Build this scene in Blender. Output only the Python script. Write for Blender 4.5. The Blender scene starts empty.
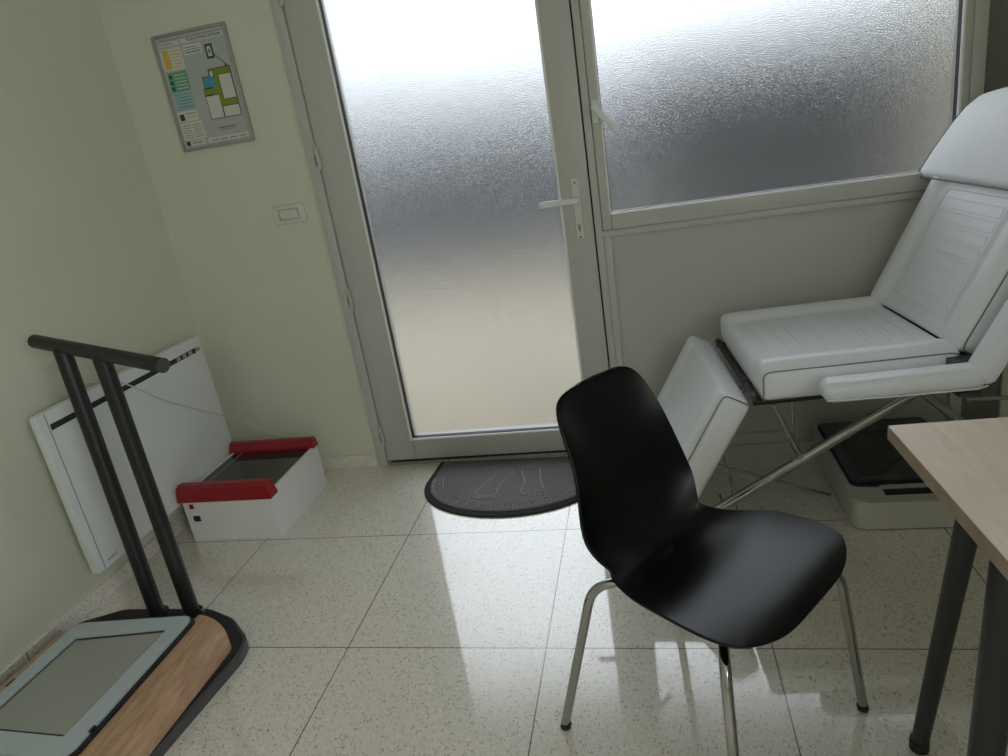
import bpy, bmesh, math, random
from mathutils import Vector, Matrix
sc = bpy.context.scene
C = sc.collection
random.seed(4)
PI = math.pi

# ------------------------------------------------------------------ materials
def mat(name, col=(.8, .8, .8), rough=.5, metal=0, spec=.5, coat=0, coat_rough=.05, bump=None, vary=None, sheen=0):
    m = bpy.data.materials.new(name); m.use_nodes = True
    nt = m.node_tree; b = nt.nodes['Principled BSDF']
    b.inputs['Base Color'].default_value = (*col, 1)
    b.inputs['Roughness'].default_value = rough
    b.inputs['Metallic'].default_value = metal
    b.inputs['Specular IOR Level'].default_value = spec
    b.inputs['Coat Weight'].default_value = coat
    b.inputs['Coat Roughness'].default_value = coat_rough
    tc = nt.nodes.new('ShaderNodeTexCoord')
    if vary:                                   # (scale, amount): faint colour mottling of the thing itself
        n = nt.nodes.new('ShaderNodeTexNoise'); n.inputs['Scale'].default_value = vary[0]; n.inputs['Detail'].default_value = 4
        nt.links.new(tc.outputs['Object'], n.inputs['Vector'])
        r = nt.nodes.new('ShaderNodeValToRGB')
        r.color_ramp.elements[0].position = .3; r.color_ramp.elements[1].position = .7
        r.color_ramp.elements[0].color = (*[c * (1 - vary[1]) for c in col], 1)
        r.color_ramp.elements[1].color = (*[min(1, c * (1 + vary[1])) for c in col], 1)
        nt.links.new(n.outputs['Fac'], r.inputs['Fac']); nt.links.new(r.outputs['Color'], b.inputs['Base Color'])
    if bump:                                   # (scale, strength, distance)
        n = nt.nodes.new('ShaderNodeTexNoise'); n.inputs['Scale'].default_value = bump[0]; n.inputs['Detail'].default_value = 3
        nt.links.new(tc.outputs['Object'], n.inputs['Vector'])
        u = nt.nodes.new('ShaderNodeBump'); u.inputs['Strength'].default_value = bump[1]; u.inputs['Distance'].default_value = bump[2]
        nt.links.new(n.outputs['Fac'], u.inputs['Height']); nt.links.new(u.outputs['Normal'], b.inputs['Normal'])
    return m

def M(nt, op, a, b=None, c=None):
    n = nt.nodes.new('ShaderNodeMath'); n.operation = op
    for i, v in enumerate((a, b, c)):
        if v is None: continue
        if isinstance(v, (int, float)): n.inputs[i].default_value = v
        else: nt.links.new(v, n.inputs[i])
    return n.outputs[0]

def mixc(nt, fac, a, b):
    n = nt.nodes.new('ShaderNodeMix'); n.data_type = 'RGBA'
    if isinstance(fac, (int, float)): n.inputs[0].default_value = fac
    else: nt.links.new(fac, n.inputs[0])
    for i, v in ((6, a), (7, b)):
        if isinstance(v, tuple): n.inputs[i].default_value = (*v, 1)
        else: nt.links.new(v, n.inputs[i])
    return n.outputs[2]

def terrazzo(name, joints=True, rough=.3):
    m = bpy.data.materials.new(name); m.use_nodes = True
    nt = m.node_tree; b = nt.nodes['Principled BSDF']
    tc = nt.nodes.new('ShaderNodeTexCoord')
    base = (.50, .475, .40)
    n = nt.nodes.new('ShaderNodeTexNoise'); n.inputs['Scale'].default_value = 60; n.inputs['Detail'].default_value = 5
    nt.links.new(tc.outputs['Object'], n.inputs['Vector'])
    col = mixc(nt, n.outputs['Fac'], (.70, .65, .575), (.88, .83, .75))
    # pale chips and dark elongated chips
    for sc_, thr, c_, seed, st in ((72, .16, (.92, .89, .82), 0, (1, 1, 1)), (125, .16, (.30, .27, .21), 3.7, (1, .5, 1)), (80, .10, (.20, .18, .15), 9.1, (.5, 1, 1)), (160, .2, (.45, .41, .33), 5.3, (1, 1, 1))):
        mp = nt.nodes.new('ShaderNodeMapping'); mp.inputs['Location'].default_value = (seed, seed * .7, 0)
        mp.inputs['Scale'].default_value = st
        nt.links.new(tc.outputs['Object'], mp.inputs['Vector'])
        nn = nt.nodes.new('ShaderNodeTexNoise'); nn.inputs['Scale'].default_value = 40
        nt.links.new(mp.outputs['Vector'], nn.inputs['Vector'])
        vm = nt.nodes.new('ShaderNodeVectorMath'); vm.operation = 'MULTIPLY_ADD'
        nt.links.new(nn.outputs['Color'], vm.inputs[0]); vm.inputs[1].default_value = (.02, .02, .02); nt.links.new(mp.outputs['Vector'], vm.inputs[2])
        v = nt.nodes.new('ShaderNodeTexVoronoi'); v.inputs['Scale'].default_value = sc_
        nt.links.new(vm.outputs[0], v.inputs['Vector'])
        sep = nt.nodes.new('ShaderNodeSeparateColor'); nt.links.new(v.outputs['Color'], sep.inputs[0])
        chip = M(nt, 'MULTIPLY', M(nt, 'LESS_THAN', v.outputs['Distance'], thr * 1.9), M(nt, 'LESS_THAN', sep.outputs[0], .42))
        col = mixc(nt, M(nt, 'MULTIPLY', chip, .58), col, c_)
    if joints:
        sp = nt.nodes.new('ShaderNodeSeparateXYZ'); nt.links.new(tc.outputs['Object'], sp.inputs[0])
        def line(o, off):
            f = M(nt, 'FRACT', M(nt, 'DIVIDE', M(nt, 'ADD', o, 60 - off + .3), .6))
            return M(nt, 'LESS_THAN', M(nt, 'ABSOLUTE', M(nt, 'SUBTRACT', f, .5)), .0028)
        j = M(nt, 'MAXIMUM', line(sp.outputs[0], .4622), line(sp.outputs[1], -.0071))
        col = mixc(nt, M(nt, 'MULTIPLY', j, .88), col, (.035, .03, .025))
        b.inputs['Roughness'].default_value = rough
        nt.links.new(M(nt, 'ADD', M(nt, 'MULTIPLY', j, .5), rough), b.inputs['Roughness'])
    else:
        b.inputs['Roughness'].default_value = .3
    b.inputs['Coat Weight'].default_value = 1; b.inputs['Coat IOR'].default_value = 2.0; b.inputs['Coat Roughness'].default_value = .03 if joints else .2
    nt.links.new(col, b.inputs['Base Color'])
    return m

def wood(name, c1, c2, scale=6, stretch=(1, 12, 1), rough=.35, rot=0):
    m = bpy.data.materials.new(name); m.use_nodes = True
    nt = m.node_tree; b = nt.nodes['Principled BSDF']
    tc = nt.nodes.new('ShaderNodeTexCoord'); mp = nt.nodes.new('ShaderNodeMapping')
    mp.inputs['Scale'].default_value = stretch; mp.inputs['Rotation'].default_value = (0, 0, rot)
    nt.links.new(tc.outputs['Object'], mp.inputs['Vector'])
    n = nt.nodes.new('ShaderNodeTexNoise'); n.inputs['Scale'].default_value = scale; n.inputs['Detail'].default_value = 7; n.inputs['Distortion'].default_value = .6
    nt.links.new(mp.outputs['Vector'], n.inputs['Vector'])
    n2 = nt.nodes.new('ShaderNodeTexNoise'); n2.inputs['Scale'].default_value = scale * 9; n2.inputs['Detail'].default_value = 3
    nt.links.new(mp.outputs['Vector'], n2.inputs['Vector'])
    f = M(nt, 'ADD', M(nt, 'MULTIPLY', n.outputs['Fac'], .7), M(nt, 'MULTIPLY', n2.outputs['Fac'], .3))
    r = nt.nodes.new('ShaderNodeValToRGB'); r.color_ramp.elements[0].position = .36; r.color_ramp.elements[1].position = .64
    r.color_ramp.elements[0].color = (*c1, 1); r.color_ramp.elements[1].color = (*c2, 1)
    nt.links.new(f, r.inputs['Fac']); nt.links.new(r.outputs['Color'], b.inputs['Base Color'])
    b.inputs['Roughness'].default_value = rough
    return m

def glass_frosted(name):
    m = bpy.data.materials.new(name); m.use_nodes = True
    nt = m.node_tree; nt.nodes.remove(nt.nodes['Principled BSDF'])
    out = nt.nodes['Material Output']
    g = nt.nodes.new('ShaderNodeBsdfRefraction'); g.inputs['IOR'].default_value = 1.3
    g.inputs['Color'].default_value = (.97, .985, .98, 1); g.inputs['Roughness'].default_value = .22
    tc = nt.nodes.new('ShaderNodeTexCoord')
    n = nt.nodes.new('ShaderNodeTexNoise'); n.inputs['Scale'].default_value = 400; n.inputs['Detail'].default_value = 1
    nt.links.new(tc.outputs['Object'], n.inputs['Vector'])
    u = nt.nodes.new('ShaderNodeBump'); u.inputs['Strength'].default_value = .45; u.inputs['Distance'].default_value = .004
    nt.links.new(n.outputs['Fac'], u.inputs['Height']); nt.links.new(u.outputs['Normal'], g.inputs['Normal'])
    gl = nt.nodes.new('ShaderNodeBsdfGlossy'); gl.inputs['Roughness'].default_value = .25
    nt.links.new(u.outputs['Normal'], gl.inputs['Normal'])
    tr = nt.nodes.new('ShaderNodeBsdfTranslucent'); tr.inputs['Color'].default_value = (.9, .92, .95, 1)
    m1 = nt.nodes.new('ShaderNodeMixShader')
    mp = nt.nodes.new('ShaderNodeMapping'); mp.inputs['Rotation'].default_value = (0, .35, 0); mp.inputs['Scale'].default_value = (7, 1, 2.2)
    nt.links.new(tc.outputs['Object'], mp.inputs['Vector'])
    ns = nt.nodes.new('ShaderNodeTexNoise'); ns.inputs['Scale'].default_value = 1.6; ns.inputs['Detail'].default_value = 4; nt.links.new(mp.outputs['Vector'], ns.inputs['Vector'])
    rs = nt.nodes.new('ShaderNodeMapRange'); rs.inputs[1].default_value = .58; rs.inputs[2].default_value = .74; rs.inputs[3].default_value = .03; rs.inputs[4].default_value = .075
    nt.links.new(ns.outputs['Fac'], rs.inputs[0]); nt.links.new(rs.outputs[0], m1.inputs[0])
    nt.links.new(g.outputs[0], m1.inputs[1]); nt.links.new(tr.outputs[0], m1.inputs[2])
    m2 = nt.nodes.new('ShaderNodeMixShader'); m2.inputs[0].default_value = .05
    nt.links.new(m1.outputs[0], m2.inputs[1]); nt.links.new(gl.outputs[0], m2.inputs[2])
    nt.links.new(m2.outputs[0], out.inputs['Surface'])
    return m

MT = {
 'floor': terrazzo('terrazzo_tiles'), 'base': terrazzo('terrazzo_baseboard', False),
 'wall': mat('green_wall_paint', (.655, .665, .545), .6, bump=(220, .08, .002), vary=(3, .02)),
 'ceil': mat('white_ceiling_paint', (.78, .78, .75), .8, bump=(200, .05, .002)),
 'upvc': mat('shaded_white_frame_plastic', (.52, .515, .485), .32, bump=(90, .02, .001)),  # white plastic greyed: its backlit shade is put into the colour
 'grey_trim': mat('grey_trim', (.16, .16, .15), .5, bump=(90, .02, .001)),
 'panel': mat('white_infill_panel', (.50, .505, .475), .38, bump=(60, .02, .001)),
 'glass': glass_frosted('frosted_glass'),
 'black_rubber': mat('black_rubber', (.012, .012, .013), .55, bump=(300, .1, .001)),
 'bead': mat('glazing_bead', (.85, .85, .84), .25, bump=(90, .02, .001)),
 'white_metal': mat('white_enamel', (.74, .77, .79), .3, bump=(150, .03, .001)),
 'white_side': mat('white_laminate', (.74, .74, .735), .45, bump=(150, .05, .001)),
 'dark': mat('dark_slot', (.01, .01, .012), .4, bump=(200, .05, .001)),
 'chrome': mat('chrome', (.40, .40, .39), .07, 1, bump=(40, .02, .001)),
 'steel': mat('brushed_steel', (.5, .5, .5), .3, 1, bump=(80, .05, .001)),
 'black_shell': mat('black_moulded_plastic', (.003, .003, .0035), .33, spec=.28, bump=(700, .12, .0006)),
 'black_tube': mat('black_coated_tube', (.012, .013, .014), .42, bump=(500, .1, .0006)),
 'leather': mat('white_leatherette', (.86, .88, .95), .36, spec=.5, bump=(420, .16, .0012), vary=(7, .015)),
 'stitch': mat('white_stitching', (.84, .86, .92), .6, bump=(900, .2, .0005)),
 'piping': mat('grey_piping', (.22, .22, .225), .5, bump=(500, .1, .0006)),
 'red': mat('red_acrylic', (.30, .008, .014), .3, bump=(120, .03, .001)),
 'smoke_glass': mat('dark_glass', (.022, .027, .026), .06, spec=.7, bump=(4, .02, .002)),
 'screen_glass': mat('grey_screen_glass', (.34, .35, .31), .16, spec=.7, bump=(4, .02, .002), vary=(2.5, .05)),
 'screen_frame': mat('pale_grey_frame', (.47, .53, .56), .38, bump=(200, .05, .001), vary=(30, .03)),
 'charcoal': mat('charcoal_base', (.07, .068, .07), .5, bump=(300, .1, .0008)),
 'walnut': wood('brown_wood_veneer', (.36, .205, .115), (.54, .355, .23), 7, (14, 1.4, 3), .3),
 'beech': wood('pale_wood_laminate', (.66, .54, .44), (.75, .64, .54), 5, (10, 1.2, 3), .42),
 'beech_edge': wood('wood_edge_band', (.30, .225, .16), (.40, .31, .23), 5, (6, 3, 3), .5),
 'leg_black': mat('black_desk_leg', (.022, .024, .026), .45, bump=(200, .1, .0008)),
 'mat_grey': mat('grey_brown_mat_rubber', (.115, .104, .107), .75, bump=(700, .6, .002), vary=(60, .08)),
 'mat_edge': mat('dark_mat_border', (.02, .021, .022), .85, spec=.2, bump=(300, .1, .001)),
 'mat_relief': mat('mat_relief', (.30, .28, .275), .65, bump=(500, .3, .001)),
 'cord': mat('grey_cord', (.55, .54, .50), .45, bump=(300, .05, .0006)),
 'alu': mat('brushed_aluminium', (.42, .42, .41), .35, .7, bump=(100, .05, .001)),
 'paper': mat('plan_sheet', (.43, .45, .44), .35, bump=(60, .02, .001)),
 'paper_white': mat('plan_white', (.62, .62, .58), .4, bump=(60, .02, .001)),
 'ink': mat('ink', (.03, .035, .035), .5, bump=(60, .02, .001)),
 'ink_grey': mat('ink_grey', (.22, .23, .23), .5, bump=(60, .02, .001)),
 'p_yellow': mat('print_yellow', (.62, .44, .10), .5, bump=(60, .02, .001)),
 'p_green': mat('print_green', (.13, .36, .22), .5, bump=(60, .02, .001)),
 'p_blue': mat('print_blue', (.07, .30, .44), .5, bump=(60, .02, .001)),
 'p_lime': mat('print_lime', (.20, .29, .03), .5, bump=(60, .02, .001)),
 'p_pale': mat('print_pale_blue', (.34, .45, .48), .5, bump=(60, .02, .001)),
 'p_dark_green': mat('print_dark_green', (.01, .10, .055), .5, bump=(60, .02, .001)),
 'switch': mat('switch_plastic', (.66, .65, .58), .3, bump=(90, .02, .001)),
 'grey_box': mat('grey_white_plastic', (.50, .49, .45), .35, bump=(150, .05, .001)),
 'tray_blue': mat('blue_black_plastic', (.05, .065, .085), .3, bump=(150, .05, .001), vary=(14, .5)),
 'paving': mat('pale_paving', (.46, .39, .28), .8, bump=(40, .2, .003), vary=(2, .08)),
 'dark_paint': mat('blue_grey_painted_fence', (.075, .09, .115), .6, bump=(30, .2, .003), vary=(2, .25)),
 'hedge': mat('green_hedge', (.045, .052, .062), .8, bump=(20, .8, .03), vary=(5, .4)),
 'added_slab': mat('grey_concrete', (.16, .155, .15), .8, bump=(30, .2, .003), vary=(3, .1)),
 'render': mat('pale_render', (.60, .55, .44), .8, bump=(60, .2, .003)),
}

# ------------------------------------------------------------------ helpers
def obj(name, bm, m, parent=None, smooth=False, kind=None, loc=None, mats=None):
    me = bpy.data.meshes.new(name)
    bmesh.ops.recalc_face_normals(bm, faces=bm.faces)
    bm.to_mesh(me); bm.free()
    for mm in (mats or [m]): me.materials.append(MT[mm] if isinstance(mm, str) else mm)
    if smooth:
        for p_ in me.polygons: p_.use_smooth = True
        try: me.set_sharp_from_angle(angle=math.radians(38))
        except Exception: pass
    o = bpy.data.objects.new(name, me); C.objects.link(o)
    if parent: o.parent = parent
    if loc: o.location = loc
    if kind: o['kind'] = kind
    return o

def thing(name, label, cat, loc=(0, 0, 0), rotz=0, kind=None, group=None):
    o = bpy.data.objects.new(name, None); C.objects.link(o)
    o.empty_display_size = .1
    o.location = loc; o.rotation_euler = (0, 0, rotz)
    if label: o['label'] = label
    if cat: o['category'] = cat
    if kind: o['kind'] = kind
    if group: o['group'] = group
    return o

def box(bm, x0, x1, y0, y1, z0, z1, bev=0, seg=2, mi=0, mtx=None):
    r = bmesh.ops.create_cube(bm, size=1)
    vs = r['verts']
    for v in vs:
        v.co = Vector(((x0 + x1) / 2 + v.co.x * (x1 - x0), (y0 + y1) / 2 + v.co.y * (y1 - y0), (z0 + z1) / 2 + v.co.z * (z1 - z0)))
        if mtx is not None: v.co = mtx @ v.co
    fs = set(f for v in vs for f in v.link_faces)
    for f in fs: f.material_index = mi
    if bev > 0:
        es = list(set(e for v in vs for e in v.link_edges))
        bmesh.ops.bevel(bm, geom=es, offset=bev, segments=seg, affect='EDGES', profile=.5, material=-1)
    return bm

def B(): return bmesh.new()

def tube(bm, pts, r, n=12, caps=True, r1=None, mi=0, smoothcorner=0, closed=False):
    pts = [Vector(p) for p in pts]
    if smoothcorner > 0:
        new = [pts[0]]
        for i in range(1, len(pts) - 1):
            a, b_, c = pts[i - 1], pts[i], pts[i + 1]
            d1 = min(smoothcorner, (a - b_).length * .45); d2 = min(smoothcorner, (c - b_).length * .45)
            p, q = b_ + (a - b_).normalized() * d1, b_ + (c - b_).normalized() * d2
            for k in range(9):
                t = k / 8; new.append(p * (1 - t) ** 2 + b_ * 2 * t * (1 - t) + q * t * t)
        new.append(pts[-1]); pts = new
    N = len(pts); rings = []
    up = None
    for i, p in enumerate(pts):
        if closed: t = (pts[(i + 1) % N] - pts[i - 1]).normalized()
        elif i == 0: t = (pts[1] - p).normalized()
        elif i == N - 1: t = (p - pts[-2]).normalized()
        else: t = ((pts[i + 1] - p).normalized() + (p - pts[i - 1]).normalized()).normalized()
        if up is None:
            up = Vector((0, 0, 1)) if abs(t.z) < .9 else Vector((1, 0, 0))
        s = t.cross(up).normalized(); up = s.cross(t).normalized()
        rr = r if r1 is None else r + (r1 - r) * i / (N - 1)
        rings.append([bm.verts.new(p + (s * math.cos(a) + up * math.sin(a)) * rr) for a in [2 * PI * k / n for k in range(n)]])
    R_ = N if closed else N - 1
    for i in range(R_):
        A_, B_ = rings[i], rings[(i + 1) % N]
        for k in range(n):
            f = bm.faces.new((A_[k], A_[(k + 1) % n], B_[(k + 1) % n], B_[k])); f.material_index = mi
    if caps and not closed:
        for rg in (rings[0], rings[-1]):
            f = bm.faces.new(rg); f.material_index = mi
    return bm

def prism(bm, poly, z0, z1, mi=0, bev=0, seg=2, mtx=None):
    """poly: list of (x,y); extruded along z"""
    lo = [bm.verts.new((x, y, z0)) for x, y in poly]; hi = [bm.verts.new((x, y, z1)) for x, y in poly]
    n = len(poly)
    fs = [bm.faces.new(lo[::-1]), bm.faces.new(hi)]
    for i in range(n): fs.append(bm.faces.new((lo[i], lo[(i + 1) % n], hi[(i + 1) % n], hi[i])))
    for f in fs: f.material_index = mi
    if bev:
        es = list(fs[1].edges)
        bmesh.ops.bevel(bm, geom=es, offset=bev, segments=seg, affect='EDGES', profile=.5)
    if mtx is not None:
        for v in bm.verts: v.co = mtx @ v.co
    return bm

def round_poly(pts, r, seg=6):
    """round the corners of a polygon; r may be a list"""
    out = []; n = len(pts)
    for i in range(n):
        a, b_, c = Vector(pts[i - 1]), Vector(pts[i]), Vector(pts[(i + 1) % n])
        rr = r[i] if isinstance(r, (list, tuple)) else r
        if rr <= 0: out.append(tuple(b_)); continue
        d1 = min(rr, (a - b_).length * .48); d2 = min(rr, (c - b_).length * .48)
        p, q = b_ + (a - b_).normalized() * d1, b_ + (c - b_).normalized() * d2
        for k in range(seg + 1):
            t = k / seg; v = p * (1 - t) ** 2 + b_ * 2 * t * (1 - t) + q * t * t; out.append((v.x, v.y))
    return out

def ring(bm, outer, inner, z0, z1, mi=0):
    """frame between two loops with equal point counts, extruded z0..z1"""
    n = len(outer)
    L = [[bm.verts.new((x, y, z)) for x, y in lp] for lp in (outer, inner) for z in (z0, z1)]
    o0, o1, i0, i1 = L
    for i in range(n):
        j = (i + 1) % n
        for q in ((o0[i], o0[j], o1[j], o1[i]), (i0[j], i0[i], i1[i], i1[j]), (o1[i], o1[j], i1[j], i1[i]), (o0[j], o0[i], i0[i], i0[j])):
            f = bm.faces.new(q); f.material_index = mi
    return bm

def frame_xz(bm, x0, x1, z0, z1, l, r, b_, t, y0, y1, bev=.004):
    """rectangular frame in the wall plane, member widths l r b t"""
    box(bm, x0, x0 + l, y0, y1, z0, z1, bev)
    box(bm, x1 - r, x1, y0, y1, z0, z1, bev)
    box(bm, x0 + l, x1 - r, y0, y1, z0, z0 + b_, bev)
    box(bm, x0 + l, x1 - r, y0, y1, z1 - t, z1, bev)
    return bm

def text_bm(bm, s, size, mtx, mi=0, depth=.0003):
    cu = bpy.data.curves.new('lettering', 'FONT'); cu.body = s; cu.size = size; cu.extrude = depth; cu.align_x = 'LEFT'
    o = bpy.data.objects.new('lettering', cu); C.objects.link(o)
    bpy.context.view_layer.update()
    me = bpy.data.meshes.new_from_object(o.evaluated_get(bpy.context.evaluated_depsgraph_get()))
    n0 = len(bm.verts); f0 = len(bm.faces)
    bm.from_mesh(me); bm.verts.ensure_lookup_table(); bm.faces.ensure_lookup_table()
    for v in bm.verts[n0:]: v.co = mtx @ v.co
    for f in bm.faces[f0:]: f.material_index = mi
    bpy.data.objects.remove(o); bpy.data.meshes.remove(me)

def cushion(L, W, T, r=.02, nx=28, ny=28, nz=6, shape=None):
    """rounded padded block, x 0..L, y 0..W, z -T..0 ; shape(x,y,z,top)->Vector"""
    bm = B()
    bmesh.ops.create_cube(bm, size=1)
    bmesh.ops.subdivide_edges(bm, edges=[e for e in bm.edges if abs(e.verts[0].co.x - e.verts[1].co.x) > .5], cuts=nx, use_grid_fill=True)
    bmesh.ops.subdivide_edges(bm, edges=[e for e in bm.edges if abs(e.verts[0].co.y - e.verts[1].co.y) > .5], cuts=ny, use_grid_fill=True)
    bmesh.ops.subdivide_edges(bm, edges=[e for e in bm.edges if abs(e.verts[0].co.z - e.verts[1].co.z) > .5], cuts=nz, use_grid_fill=True)
    h = Vector((L / 2, W / 2, T / 2))
    for v in bm.verts:
        # push the grid rows towards the ends so the rounding gets enough rows
        q = Vector([math.copysign(abs(2 * c) ** .75, c) * hh for c, hh in zip(v.co, h)])
        inner = Vector([max(-hh + r, min(hh - r, c)) for c, hh in zip(q, h)])
        d = q - inner
        if d.length > 1e-9:
            m_ = max(abs(c) for c in d); q = inner + d.normalized() * m_
        top = max(0, min(1, (q.z + h.z) / T))
        q = q + Vector((h.x, h.y, -h.z))
        v.co = shape(q.x, q.y, q.z, top) if shape else q
    return bm

def cr(y, x):
    K = len(y); x = max(0, min(K - 1.0001, x)); i = int(x); t = x - i
    g = lambda k: y[max(0, min(K - 1, k))]
    p0, p1, p2, p3 = g(i - 1), g(i), g(i + 1), g(i + 2)
    return .5 * (2 * p1 + (p2 - p0) * t + (2 * p0 - 5 * p1 + 4 * p2 - p3) * t * t + (3 * p1 - p0 - 3 * p2 + p3) * t ** 3)

# ------------------------------------------------------------------ room
XR, YR, ZC = 3.46, -4.6, 2.55
obj('floor', box(B(), -.2, XR + .2, YR - .2, .2, -.12, 0), 'floor', kind='structure')
obj('ceiling', box(B(), -.2, XR + .2, YR - .2, .2, ZC, ZC + .12), 'ceil', kind='structure')
obj('wall_left', box(B(), -.2, 0, YR - .2, .2, 0, ZC), 'wall', kind='structure')
b = B(); box(b, 0, .722, 0, .2, 0, ZC); box(b, 3.30, XR, 0, .2, 0, ZC); box(b, .722, 3.30, 0, .2, 2.34, ZC)
obj('wall_back', b, 'wall', kind='structure')
b = B(); box(b, XR, XR + .2, -3.0, .2, 0, ZC); box(b, XR, XR + .2, YR - .2, -4.4, 0, ZC); box(b, XR, XR + .2, -4.4, -3.0, 0, 1.1); box(b, XR, XR + .2, -4.4, -3.0, 2.3, ZC)
obj('wall_right', b, 'wall', kind='structure')
obj('wall_front', box(B(), 0, XR, YR - .2, YR, 0, ZC), 'wall', kind='structure')
obj('baseboard_left', box(B(), 0, .013, YR, 0, 0, .06, .002), 'base', kind='structure')
obj('baseboard_back', box(B(), .013, .722, -.013, 0, 0, .06, .002), 'base', kind='structure')
b = B()
for y in (-1.30, -1.90): box(b, .0125, .0138, y - .0012, y + .0012, 0, .06)
obj('baseboard_joint', b, 'dark', bpy.data.objects['baseboard_left'])

# trim_1: outer plastic frame of door and window with the mullion between them
b = B()
box(b, .722, .768, -.012, .11, 0, 2.34, .004)
box(b, .768, 3.162, -.012, .11, 2.27, 2.34, .004)
box(b, 1.838, 1.866, -.006, .11, 0, 2.27, .003)
box(b, 3.118, 3.162, -.012, .11, 0, 2.27, .004)
box(b, 1.866, 3.118, -.004, .11, .926, .952, .003)
box(b, 1.866, 1.894, -.002, .11, 0, .926, .003)
box(b, 1.894, 3.118, -.004, .11, 0, .046, .003)
obj('trim_4', box(B(), 3.162, 3.30, .012, .11, 0, 2.34, .003), 'grey_trim', kind='structure')
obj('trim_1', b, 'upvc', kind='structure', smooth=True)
b = B(); box(b, .708, .7222, -.006, .0, 0, 2.35, .002)
obj('trim_2', b, 'wall', kind='structure')
# infill panel below the window
p_ = obj('wall_panel', box(B(), 1.89, 3.12, .018, .08, .04, .93), 'panel', kind='structure'); p_.name = 'trim_3'

# door_1
d1 = thing('door_1', None, None, (0, 0, 0), kind='structure')
b = frame_xz(B(), .771, 1.832, .020, 2.265, .140, .120, .104, .13, -.004, .066, .005)
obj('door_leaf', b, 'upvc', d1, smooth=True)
b = frame_xz(B(), .902, 1.721, .115, 2.145, .009, .009, .009, .009, -.006, .010, .002)
obj('glazing_bead', b, 'bead', d1)
b = frame_xz(B(), .9105, 1.7125, .1235, 2.137, .002, .002, .002, .002, .010, .030, 0)
obj('glazing_seal', b, 'black_rubber', d1)
obj('glass_pane', box(B(), .905, 1.717, .030, .034, .118, 2.14), 'glass', d1)
b = B(); box(b, .775, 1.83, .02, .07, .0, .020); obj('threshold_seal', b, 'black_rubber', d1)
b = B(); box(b, 1.832, 1.838, .012, .03, 0, 2.26); obj('closing_seal', b, 'black_rubber', d1)
for z in (.155, .80, 1.385, 1.98):
    b = B()
    box(b, .764, .782, -.020, -.004, z - .042, z + .042, .003)
    tube(b, [(.773, -.018, z - .048), (.773, -.018, z + .048)], .0065, 12)
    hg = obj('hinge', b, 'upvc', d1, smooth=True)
    obj('hinge_pin', tube(B(), [(.766, -.0215, z - .03), (.766, -.0215, z + .012)], .0018, 8), 'dark', hg)
hp = obj('handle_plate', box(B(), 1.764, 1.796, -.011, -.004, .93, 1.165, .003, 3), 'switch', d1, smooth=True)
b = B(); tube(b, [(1.780, -.012, 1.085), (1.780, -.052, 1.085)], .010, 16)
box(b, 1.640, 1.790, -.064, -.046, 1.072, 1.096, .005, 3)
obj('lever', b, 'white_metal', hp, smooth=True)
b = B(); tube(b, [(1.780, -.0155, .985), (1.780, -.010, .985)], .0085, 16); box(b, 1.776, 1.784, -.0155, -.010, .962, .985, .001)
obj('keyhole', b, 'steel', hp, smooth=True)
b = B(); box(b, 1.7785, 1.7815, -.0162, -.0150, .966, .984); obj('key_slot', b, 'dark', hp)
for z in (1.147, .940):
    obj('screw', tube(B(), [(1.780, -.0145, z), (1.780, -.011, z)], .0035, 10), 'dark', hp)

# window_1
w1 = thing('window_1', None, None, (0, 0, 0), kind='structure')
b = frame_xz(B(), 1.868, 3.118, .953, 2.265, .036, .030, .062, .062, -.014, .060, .005)
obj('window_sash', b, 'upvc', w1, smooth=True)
b = frame_xz(B(), 1.900, 3.094, 1.009, 2.210, .006, .007, .007, .007, -.016, .004, .002)
obj('glazing_bead', b, 'bead', w1)
b = frame_xz(B(), 1.9045, 3.0885, 1.0150, 2.206, .002, .002, .002, .002, .004, .030, 0)
obj('glazing_seal', b, 'black_rubber', w1)
obj('glass_pane', box(B(), 1.902, 3.092, .030, .034, 1.012, 2.208), 'glass', w1)
wp = obj('handle_plate', box(B(), 1.872, 1.898, -.022, -.014, 1.345, 1.425, .004, 3), 'white_metal', w1, smooth=True)
b = B(); tube(b, [(1.885, -.02, 1.400), (1.885, -.052, 1.400)], .009, 16)
m_ = Matrix.Translation((1.885, -.056, 1.400)) @ Matrix.Rotation(math.radians(52), 4, 'Y')
box(b, -.012, .125, -.008, .008, -.011, .011, .004, 3, mtx=m_)
obj('lever', b, 'white_metal', wp, smooth=True)

# added_window behind the camera: unseen, added to hold a fill light
w2 = thing('added_window', None, None, (0, 0, 0), kind='structure')
b = frame_xz(B(), -4.4, -3.0, 1.1, 2.3, .06, .06, .06, .06, 0, .08, .005); box(b, -3.73, -3.67, .01, .07, 1.16, 2.24, .004)
bmesh.ops.transform(b, matrix=Matrix(((0, 1, 0, XR + .05), (1, 0, 0, 0), (0, 0, 1, 0), (0, 0, 0, 1))), verts=b.verts)
obj('added_window_frame', b, 'upvc', w2)

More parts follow.
